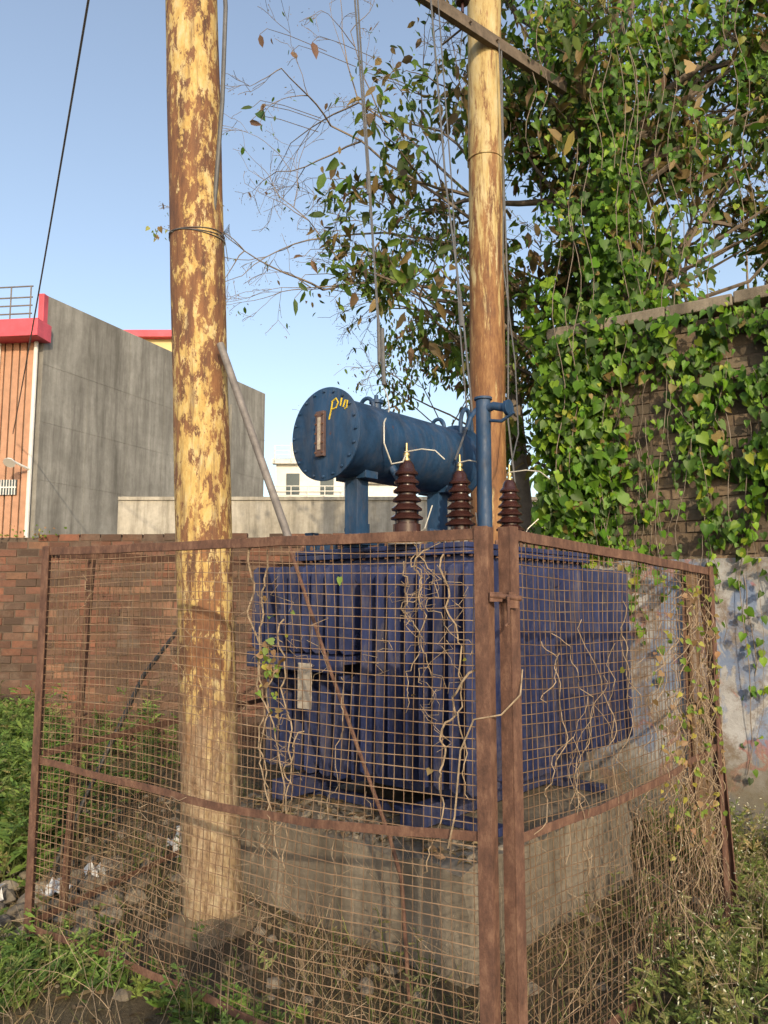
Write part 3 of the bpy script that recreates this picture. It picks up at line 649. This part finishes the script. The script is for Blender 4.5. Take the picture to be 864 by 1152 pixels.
# climbing vine
vn=empty('climbing_vine'); P=[];D=[];N_=[];S=[]
def blob(x,y,z,rx,ry,rz,n,s0,s1):
    for i in range(n):
        v=rng.normal(0,1,3); v/=np.linalg.norm(v); r=rng.uniform(.3,1.2)**.6
        q=np.array([x+v[0]*rx*r,y+v[1]*ry*r,z+v[2]*rz*r])
        P.append(q); D.append([rng.normal(0,.7),rng.normal(0,.4)-.3,-.9]); N_.append([v[0]*.9+rng.normal(0,.7),-.75+v[1]*.5,.35+v[2]*.6+rng.normal(0,.7)]); S.append(s0+(s1-s0)*rng.random()**2)
for (x,y,z,rx,ry,rz,n) in ((1.45,5.95,2.15,.30,.25,.35,480),(1.70,5.95,2.6,.34,.3,.38,860),(1.48,6.05,3.05,.30,.3,.4,780),(1.85,6.0,3.2,.34,.3,.4,820),(1.75,6.05,3.65,.36,.32,.36,780),(1.95,6.1,4.1,.26,.28,.34,480),
        (1.88,6.2,4.6,.22,.28,.34,380),(2.02,6.3,5.15,.22,.3,.36,380),(1.95,6.4,5.8,.26,.3,.36,380),(2.2,6.5,6.4,.36,.35,.32,380),(2.75,6.4,5.5,.22,.3,.22,130),(1.60,6.4,6.6,.28,.35,.3,220),(2.75,6.4,6.7,.5,.4,.26,330),(1.9,6.5,7.0,.7,.4,.3,420),
        (1.32,6.15,3.9,.16,.2,.3,160),(3.25,6.3,6.1,.3,.3,.2,120),(1.45,6.2,4.8,.18,.2,.2,90),(2.4,6.4,4.6,.16,.2,.25,90),(2.35,6.1,3.9,.2,.2,.2,160)):
    blob(x,y,z,rx,ry,rz,n,.035,.12)
def wallp(s,z,o): return W0+wd*s+wn*o+EZ*z
for i in range(4300):
    s=random.uniform(-.1,2.8)
    dens=.5+.5*math.sin(s*3.1+1.0)*math.cos(s*1.3)
    zlow=3.55-(.8+1.3*dens+.3*math.sin(s*11))
    if s<.55: zlow=1.9
    z=3.66-(3.66-zlow)*random.random()**1.0
    if .50<s<1.0 and z<3.2 and random.random()<.85: continue
    if s>1.0 and math.sin(s*9+z*5)*math.sin(z*7-s*4)>.40: continue
    q=wallp(s,z,.14+abs(random.gauss(0,.09)))
    P.append(np.array(q)); D.append([rng.normal(0,.6),-.2,-1]); N_.append([wn.x+rng.normal(0,.7),wn.y+rng.normal(0,.4),.35+rng.normal(0,.6)]); S.append(.035+.08*rng.random()**2)
strand=MB()
for i in range(80):
    s=random.uniform(.05,2.7); z0=random.uniform(2.0,3.7); ln=random.uniform(.4,2.1); o=random.uniform(.13,.28); pts=[]; g=random.uniform(-.15,.15)
    for k in range(12):
        f=k/11; pts.append(wallp(s+g*f+.04*math.sin(f*6+i)+random.uniform(-.012,.012),max(.3,z0-ln*f),o+.03*math.sin(f*8+i)))
    strand.tube(pts,random.uniform(.0015,.0035),4)
    for k in range(random.randint(2,22)):
        q=pts[random.randint(0,11)]; P.append(np.array(q)+rng.normal(0,.03,3)); D.append([rng.normal(0,.6),-.2,-1]); N_.append([rng.normal(0,.6),-1,.3]); S.append(rng.uniform(.03,.075))
for x0,y0,z1,z2 in ((2.0,5.85,6.6,4.0),(2.25,5.9,6.5,3.8),(1.5,5.8,5.2,3.0),(1.9,5.85,7,3),(2.9,6,6.8,4.6),(1.35,5.8,4.6,2.2),(2.55,6.0,5.6,3.9),(1.2,5.9,6.8,5.2),(1.7,5.8,6.9,5.0)):
    for r_ in range(2):
        pts=[V3(x0+.1*r_+.05*math.sin(k*.9+x0*5),y0+.03*math.sin(k),z1+(z2-z1)*k/14) for k in range(15)]; strand.tube(pts,.0035,5)
        for k in range(24):
            q=random.choice(pts); P.append(np.array(q)+rng.normal(0,.05,3)); D.append([rng.normal(0,.6),-.2,-1]); N_.append([rng.normal(0,.6),-1,.3]); S.append(rng.uniform(.035,.09))
strand.obj('stems','twig',vn)
n=len(P); leaves('vine_leaves',HEART,P,D,N_,S,pal(n,[(.10,.21,.016),(.060,.135,.014),(.17,.29,.022),(.27,.31,.035),(.22,.16,.05),(.035,.075,.012)],[5,4.5,2.6,.5,.6,2.6]),'leaf',vn)
print('vine leaves',n)
P=[];S=[]
for x,y,z in ((2.75,6.2,5.9),(2.9,6.2,5.7),(3.0,6.2,5.55),(1.45,6.1,5.4),(1.6,6.1,5.5),(2.2,6.1,5.9),(3.1,6.2,5.3),(2.65,6.2,6.2),(1.3,6.1,6.6),(3.3,6.2,4.9),(1.1,6.1,6.9),(1.3,6.1,5.9),(2.5,6.1,5.7),(2.55,6.1,5.5),(1.9,6.0,6.5)):
    P.append((x,y,z));S.append(rng.uniform(.16,.30))
n=len(P); leaves('withered_leaves',OVAL,P,rng.normal(0,.5,(n,3))+[0,-.1,-1],rng.normal(0,.6,(n,3))+[0,-1,.2],S,pal(n,[(.30,.27,.08),(.32,.23,.12)],[1,1]),'dleaf',vn)
P=[]
for i in range(60): P.append((-3.8+rng.normal(0,.16),8.38+rng.normal(0,.03),2.28+abs(rng.normal(0,.05))-.03))
for i in range(45): q=fpt(.86+rng.normal(0,.03),1.28+rng.normal(0,.10),.02); P.append(tuple(q))
for i in range(8): q=fpt(.3+rng.normal(0,.5),rng.uniform(.9,1.7),.02); P.append(tuple(q))
for i in range(10): P.append((-1.17+rng.normal(0,.02),3.8,3.46+rng.normal(0,.025)))
for i in range(240): q=FR0+d2*float(np.clip(rng.normal(1.5,.25),.1,1.8))+n2*.02+EZ*float(rng.uniform(.5,1.65)); P.append(tuple(q))
n=len(P); D=rng.normal(0,.5,(n,3))+[0,0,-.6]; N_=rng.normal(0,.5,(n,3))+[0,-1,.2]
leaves('creeper_leaves',HEART,P,D,N_,rng.uniform(.014,.036,n),pal(n,[(.16,.24,.04),(.30,.28,.06),(.28,.18,.09)],[3,2,2.5]),'leaf',None)

# ---------------------------------------------------------------- weeds & grass
def inside_block(x,y,m=.02):
    r=V3(x,y,0)-C0; a=r.dot(Vv); b=r.dot(U); return -.03-m<a<1.62+m and -.16-m<b<1.52+m
def behindwall(x,y):
    r=V3(x,y,0)-W0; return r.dot(wn)<.16 and r.dot(wd)>-.2
def weeds(name,spots,cols,w,hr,lr,nl,flowers=0):
    P=[];D=[];N_=[];S=[];C=[]; stems=MB(); FP=[]
    for (x,y) in spots:
        h=random.uniform(*hr)*(1 if random.random()<.8 else 1.3); lean=V3(random.gauss(0,.15),random.gauss(0,.15),1).normalized()
        b=V3(x,y,gz(x,y)-.01); top=b+lean*h; stems.tube([b,b.lerp(top,.5)+rv(.01),top],[.004,.003,.0015],3,False,(.16,.2,.06))
        cc=pal(1,cols,w,.3)[0]
        for k in range(random.randint(*nl)):
            f=random.random()**.6; q=b+lean*h*f; az=random.uniform(0,6.28); up=random.uniform(-.1,.9); dr=V3(math.cos(az),math.sin(az),up)
            L_=random.uniform(*lr)*(1.2-.6*f)
            P.append(q);D.append(dr);N_.append((rng.normal(0,.3),rng.normal(-.4,.3),1));S.append(L_);C.append(cc*random.uniform(.8,1.2))
            for t in (.35,.6):
                for sg in (-1,1):
                    sd=V3(math.cos(az+sg*.8),math.sin(az+sg*.8),up); P.append(q+dr*L_*t);D.append(sd);N_.append((rng.normal(0,.3),rng.normal(-.4,.3),1));S.append(L_*.5);C.append(cc*random.uniform(.8,1.25))
        for k in range(flowers):
            if random.random()<.5: FP.append(top+V3(random.gauss(0,.05),random.gauss(0,.05),random.gauss(0,.03)))
    e=empty(name); stems.obj('stems','weed',e,False,0,True)
    leaves('leaflets',DIAM,P,D,N_,S,C,'weed',e); print(name,len(P))
    if FP:
        n=len(FP); leaves('flowers',DIAM,FP,rng.normal(0,1,(n,3)),rng.normal(0,.5,(n,3))+[0,-.7,.7],rng.uniform(.01,.02,n),pal(n,[(.65,.65,.5)],[1],.1),'weed',e)
WG=[(.15,.24,.05),(.21,.29,.07),(.10,.165,.04),(.28,.27,.11)]
def patch(x,y,k=1.): return math.sin(x*3.1*k+y*1.7)*math.cos(y*2.9*k-x*1.1)
sp=[]
while len(sp)<1350:
    x=random.uniform(-5.5,-1.9); y=random.uniform(4.4,8.35)
    if x<-.62*y: continue
    if x>-.42*y and random.random()<.93: continue
    if y<5.2 and random.random()<.6: continue
    sp.append((x,y))
weeds('weeds',sp,WG,[4,3,2,1],(.25,.60),(.07,.15),(8,14))
sp=[]
while len(sp)<400:
    x=random.uniform(-2.5,-.3); y=random.uniform(2.8,3.75)
    lim=-1.6+(3.68-y)*1.57
    if x>lim+.12 and random.random()<.97: continue
    if patch(x,y)<-.3: continue
    sp.append((x,y))
weeds('weeds',sp,WG,[4,3,2,2],(.05,.18),(.03,.08),(6,11))
sp=[]
while len(sp)<850:
    x=random.uniform(.9,3.9); y=random.uniform(2.5,5.2)
    if behindwall(x,y): continue
    if (V3(x,y,0)-FR0).dot(n2)<.04 and x<1.75: continue
    if patch(x,y)<-.35: continue
    sp.append((x,y))
weeds('weeds',sp,[(.19,.25,.06),(.27,.29,.09),(.12,.16,.045),(.34,.29,.14)],[4,3,2,3],(.10,.32),(.03,.08),(7,13),6)
sp=[]
while len(sp)<330:
    x=random.uniform(-3.4,2.2); y=random.uniform(2.6,7.5)
    if inside_block(x,y) or behindwall(x,y) or patch(x,y)<.1: continue
    if y<4 and x<0 and random.random()<.75: continue
    sp.append((x,y))
weeds('weeds',sp,[(.17,.20,.06),(.25,.22,.10),(.12,.16,.04)],[3,3,2],(.06,.28),(.03,.07),(4,9))
P=[];D=[];N_=[];S=[]
cl=[(random.uniform(-1.9,2.6),random.uniform(2.3,5.6)) for _ in range(330)]
for cx,cy in cl:
    if -1.3<cx<-.4 and 3.0<cy<3.9: continue
    for k in range(random.randint(14,48)):
        x=random.gauss(cx,.09); y=random.gauss(cy,.09)
        if inside_block(x,y,.0) or behindwall(x,y): continue
        P.append((x,y,gz(x,y)-.01)); D.append((random.gauss(0,.55),random.gauss(0,.55),random.uniform(.3,1))); N_.append((rng.normal(0,1),rng.normal(0,1),.2)); S.append(random.uniform(.05,.22))
BL=(np.array([(-.009,0,0),(.009,0,0),(.007,.5,.06),(-.007,.5,.06),(0,1,.22)]),[(0,1,2,3),(3,2,4)])
n=len(P); print('dry',n); leaves('dry_grass',BL,P,D,N_,S,pal(n,[(.30,.23,.13),(.22,.16,.09),(.38,.31,.19),(.18,.20,.06)],[3,2.5,1.5,2]),'straw')
mb=MB()
for i in range(480):
    x=random.uniform(-1.6,2.2); y=random.uniform(2.7,5.2)
    if inside_block(x,y,.03) or behindwall(x,y): continue
    h=random.uniform(.2,.75)*(1 if x>-.2 else .6); p=V3(x,y,0); d=V3(random.gauss(0,.3),random.gauss(0,.3),1).normalized(); pts=[p.copy()]
    for k in range(6): d=(d+rv(.14)).normalized(); p=p+d*h/6; pts.append(p.copy())
    mb.tube(pts,[.0018*(1-.1*j) for j in range(7)],3,False)
    if random.random()<.6:
        q=pts[random.randint(2,5)]; mb.tube([q,q+rv(.05)+EZ*.04,q+rv(.07)+EZ*.07],.0012,3,False)
mb.obj('dry_stalks','dry')
P=[];N_=[];D=[]
for i in range(2600):
    x=random.uniform(-3.5,2.6); y=random.uniform(2.6,7.5)
    if inside_block(x,y) or behindwall(x,y): continue
    P.append((x,y,gz(x,y)+.012)); 
for i in range(260): 
    q=L(random.uniform(0,1.6),random.uniform(-.14,.3),.466); P.append(tuple(q))
n=len(P); leaves('fallen_leaves',OVAL,P,rng.normal(0,1,(n,3))*[1,1,.15],rng.normal(0,.35,(n,3))+[0,0,1],rng.uniform(.03,.08,n),pal(n,[(.22,.15,.08),(.30,.22,.13),(.14,.10,.06)],[2,2,2]),'dleaf')
def rock(mb,c,s):
    vs=[];n=7
    for k,(h,r) in enumerate(((-.3,.7),(0.1,1),(.5,.75),(.75,.3))):
        for i in range(n):
            a=6.283*i/n; vs.append(c+V3(math.cos(a)*r*random.uniform(.75,1.15),math.sin(a)*r*random.uniform(.75,1.15),h+random.uniform(-.08,.08))*s)
    fs=[(i*n+k,i*n+(k+1)%n,(i+1)*n+(k+1)%n,(i+1)*n+k) for i in range(3) for k in range(n)]+[tuple(21+k for k in range(n))]; mb.add(vs,fs)
mb=MB()
for i in range(420):
    x=random.uniform(-2.6,.2) if random.random()<.8 else random.uniform(0,2.4); y=random.uniform(3.2,6.5)
    if inside_block(x,y,.05): continue
    rock(mb,V3(x,y,gz(x,y)),random.uniform(.008,.045))
for i in range(130): rock(mb,V3(random.uniform(-2.5,-1.3),random.uniform(3.75,4.9),.01),random.uniform(.02,.075))
mb.obj('stones','plinth')
mb=MB()
for (x,y,s) in ((-1.72,4.25,.06),(-2.0,4.1,.05),(-2.1,4.2,.08),(-1.97,3.95,.06),(-1.3,5.0,.05),(-1.1,5.6,.05),(-1.85,3.75,.05),(-1.6,4.5,.05)):
    vs=[];n=5
    for i in range(n):
        for j in range(n): vs.append(V3(x+(i/4-.5)*2*s+random.gauss(0,.014),y+(j/4-.5)*2*s+random.gauss(0,.014),.05+abs(random.gauss(0,.03))))
    mb.add(vs,[(i*n+j,i*n+j+1,(i+1)*n+j+1,(i+1)*n+j) for i in range(4) for j in range(4)])
mb.obj('plastic_litter','litter',None)
mb=MB(); mb.lathe(V3(-1.25,4.9,.02),EZ,[(0,.03),(.1,.032),(.13,.02),(.15,.012),(.16,.014),(.18,.014)],12); mb.obj('plastic_bottle','white',None,True)

# ---------------------------------------------------------------- photographer
def skin(name,verts,edges,rad,mat,parent,root=0):
    me=bpy.data.meshes.new(name); me.from_pydata(verts,edges,[]); ob=bpy.data.objects.new(name,me); scene.collection.objects.link(ob)
    sm=ob.modifiers.new('skin','SKIN'); 
    for i,r in enumerate(rad): me.skin_vertices[0].data[i].radius=(r,r) if not hasattr(r,'__len__') else r
    me.skin_vertices[0].data[root].use_root=True
    su=ob.modifiers.new('sub','SUBSURF'); su.levels=1; su.render_levels=1; me.materials.append(MAT[mat]); ob.parent=parent; return ob
ph=empty('photographer'); oy=-.42
try:
    vs=[(0,oy,.95),(0,oy,1.15),(0,oy+.01,1.38),(0,oy+.02,1.47),(-.17,oy,1.40),(-.27,oy+.12,1.22),(-.12,oy+.30,1.42),(.17,oy,1.40),(.27,oy+.12,1.22),(.12,oy+.30,1.42),
        (-.10,oy,.88),(-.11,oy+.03,.48),(-.11,oy,.08),(-.12,oy+.12,.04),(.10,oy,.88),(.11,oy+.03,.48),(.11,oy,.08),(.12,oy+.12,.04)]
    ed=[(0,1),(1,2),(2,3),(2,4),(4,5),(5,6),(2,7),(7,8),(8,9),(0,10),(10,11),(11,12),(12,13),(0,14),(14,15),(15,16),(16,17)]
    skin('body',vs,ed,[(.16,.12),(.15,.11),(.17,.11),.06,.065,.045,.032,.065,.045,.032,.085,.06,.045,.04,.085,.06,.045,.04],'cloth',ph)
    skin('head',[(0,oy+.02,1.46),(0,oy+.03,1.56),(0,oy+.03,1.64),(0,oy+.03,1.72)],[(0,1),(1,2),(2,3)],[.055,.085,.105,.075],'skin',ph)
    for sx in (-1,1):
        v=[(sx*.12,oy+.30,1.42),(sx*.085,oy+.34,1.49),(sx*.07,oy+.36,1.53)]; e=[(0,1),(1,2)]; r=[.03,.032,.026]
        for k in range(4):
            b=len(v); z=1.51+k*.02; v+=[(sx*.075,oy+.365,z),(sx*.055,oy+.372,z+.012),(sx*.04,oy+.366,z+.014)]; e+=[(2,b),(b,b+1),(b+1,b+2)]; r+=[.009,.009,.008]
        b=len(v); v+=[(sx*.06,oy+.345,1.52),(sx*.045,oy+.34,1.54)]; e+=[(1,b),(b,b+1)]; r+=[.011,.009]
        skin('hand',v,e,r,'skin',ph)
    mb=MB(); mb.box(V3(0,oy+.372,1.56),EX,EY,EZ,.075,.009,.155); mb.obj('phone','black',ph,False,.004)
except Exception as ex: print('photographer',ex)

# ---------------------------------------------------------------- light, sky, camera
el=math.radians(21.5); az=math.radians(11)
sd=V3(math.sin(az)*math.cos(el),-math.cos(az)*math.cos(el),math.sin(el))
sl=bpy.data.lights.new('sun','SUN'); sl.energy=3.5; sl.angle=math.radians(.6); sl.color=(1,.83,.58)
so=bpy.data.objects.new('sun',sl); scene.collection.objects.link(so); so.rotation_euler=sd.to_track_quat('Z','Y').to_euler(); so.location=sd*30
w=bpy.data.worlds.new('World'); scene.world=w; w.use_nodes=True; nt=w.node_tree
sk=nt.nodes.new('ShaderNodeTexSky'); sk.sky_type='NISHITA'; sk.sun_disc=False; sk.sun_elevation=el; sk.sun_rotation=math.pi-az; sk.air_density=1.2; sk.dust_density=2.0; sk.ozone_density=1.5
bg=nt.nodes['Background']; bg.inputs[1].default_value=.12
tc=nt.nodes.new('ShaderNodeTexCoord'); sx=nt.nodes.new('ShaderNodeSeparateXYZ'); nt.links.new(tc.outputs['Generated'],sx.inputs[0])
hr=nt.nodes.new('ShaderNodeValToRGB'); nt.links.new(sx.outputs[2],hr.inputs[0])
hr.color_ramp.elements[0].position=0; hr.color_ramp.elements[0].color=(.68,.71,.74,1)
hr.color_ramp.elements[1].position=.75; hr.color_ramp.elements[1].color=(.27,.27,.30,1)
e=hr.color_ramp.elements.new(.3); e.color=(.47,.48,.53,1)
hm=nt.nodes.new('ShaderNodeVectorMath'); hm.operation='SCALE'; hm.inputs[3].default_value=3.3; nt.links.new(hr.outputs[0],hm.inputs[0])
sm_=nt.nodes.new('ShaderNodeVectorMath'); sm_.operation='SCALE'; sm_.inputs[3].default_value=1.6; nt.links.new(sk.outputs[0],sm_.inputs[0])
ad_=nt.nodes.new('ShaderNodeVectorMath'); ad_.operation='ADD'; nt.links.new(hm.outputs[0],ad_.inputs[0]); nt.links.new(sm_.outputs[0],ad_.inputs[1])
nt.links.new(ad_.outputs[0],bg.inputs[0])
cd=bpy.data.cameras.new('camera'); cam=bpy.data.objects.new('camera',cd); scene.collection.objects.link(cam); scene.camera=cam
cam.location=(0,0,1.57); cam.rotation_euler=(math.radians(96.5),0,0); cd.sensor_fit='VERTICAL'; cd.sensor_height=24; cd.lens=18.125; cd.clip_start=.05; cd.clip_end=1500
scene.view_settings.view_transform='Standard'; scene.view_settings.look='None'; scene.view_settings.exposure=0
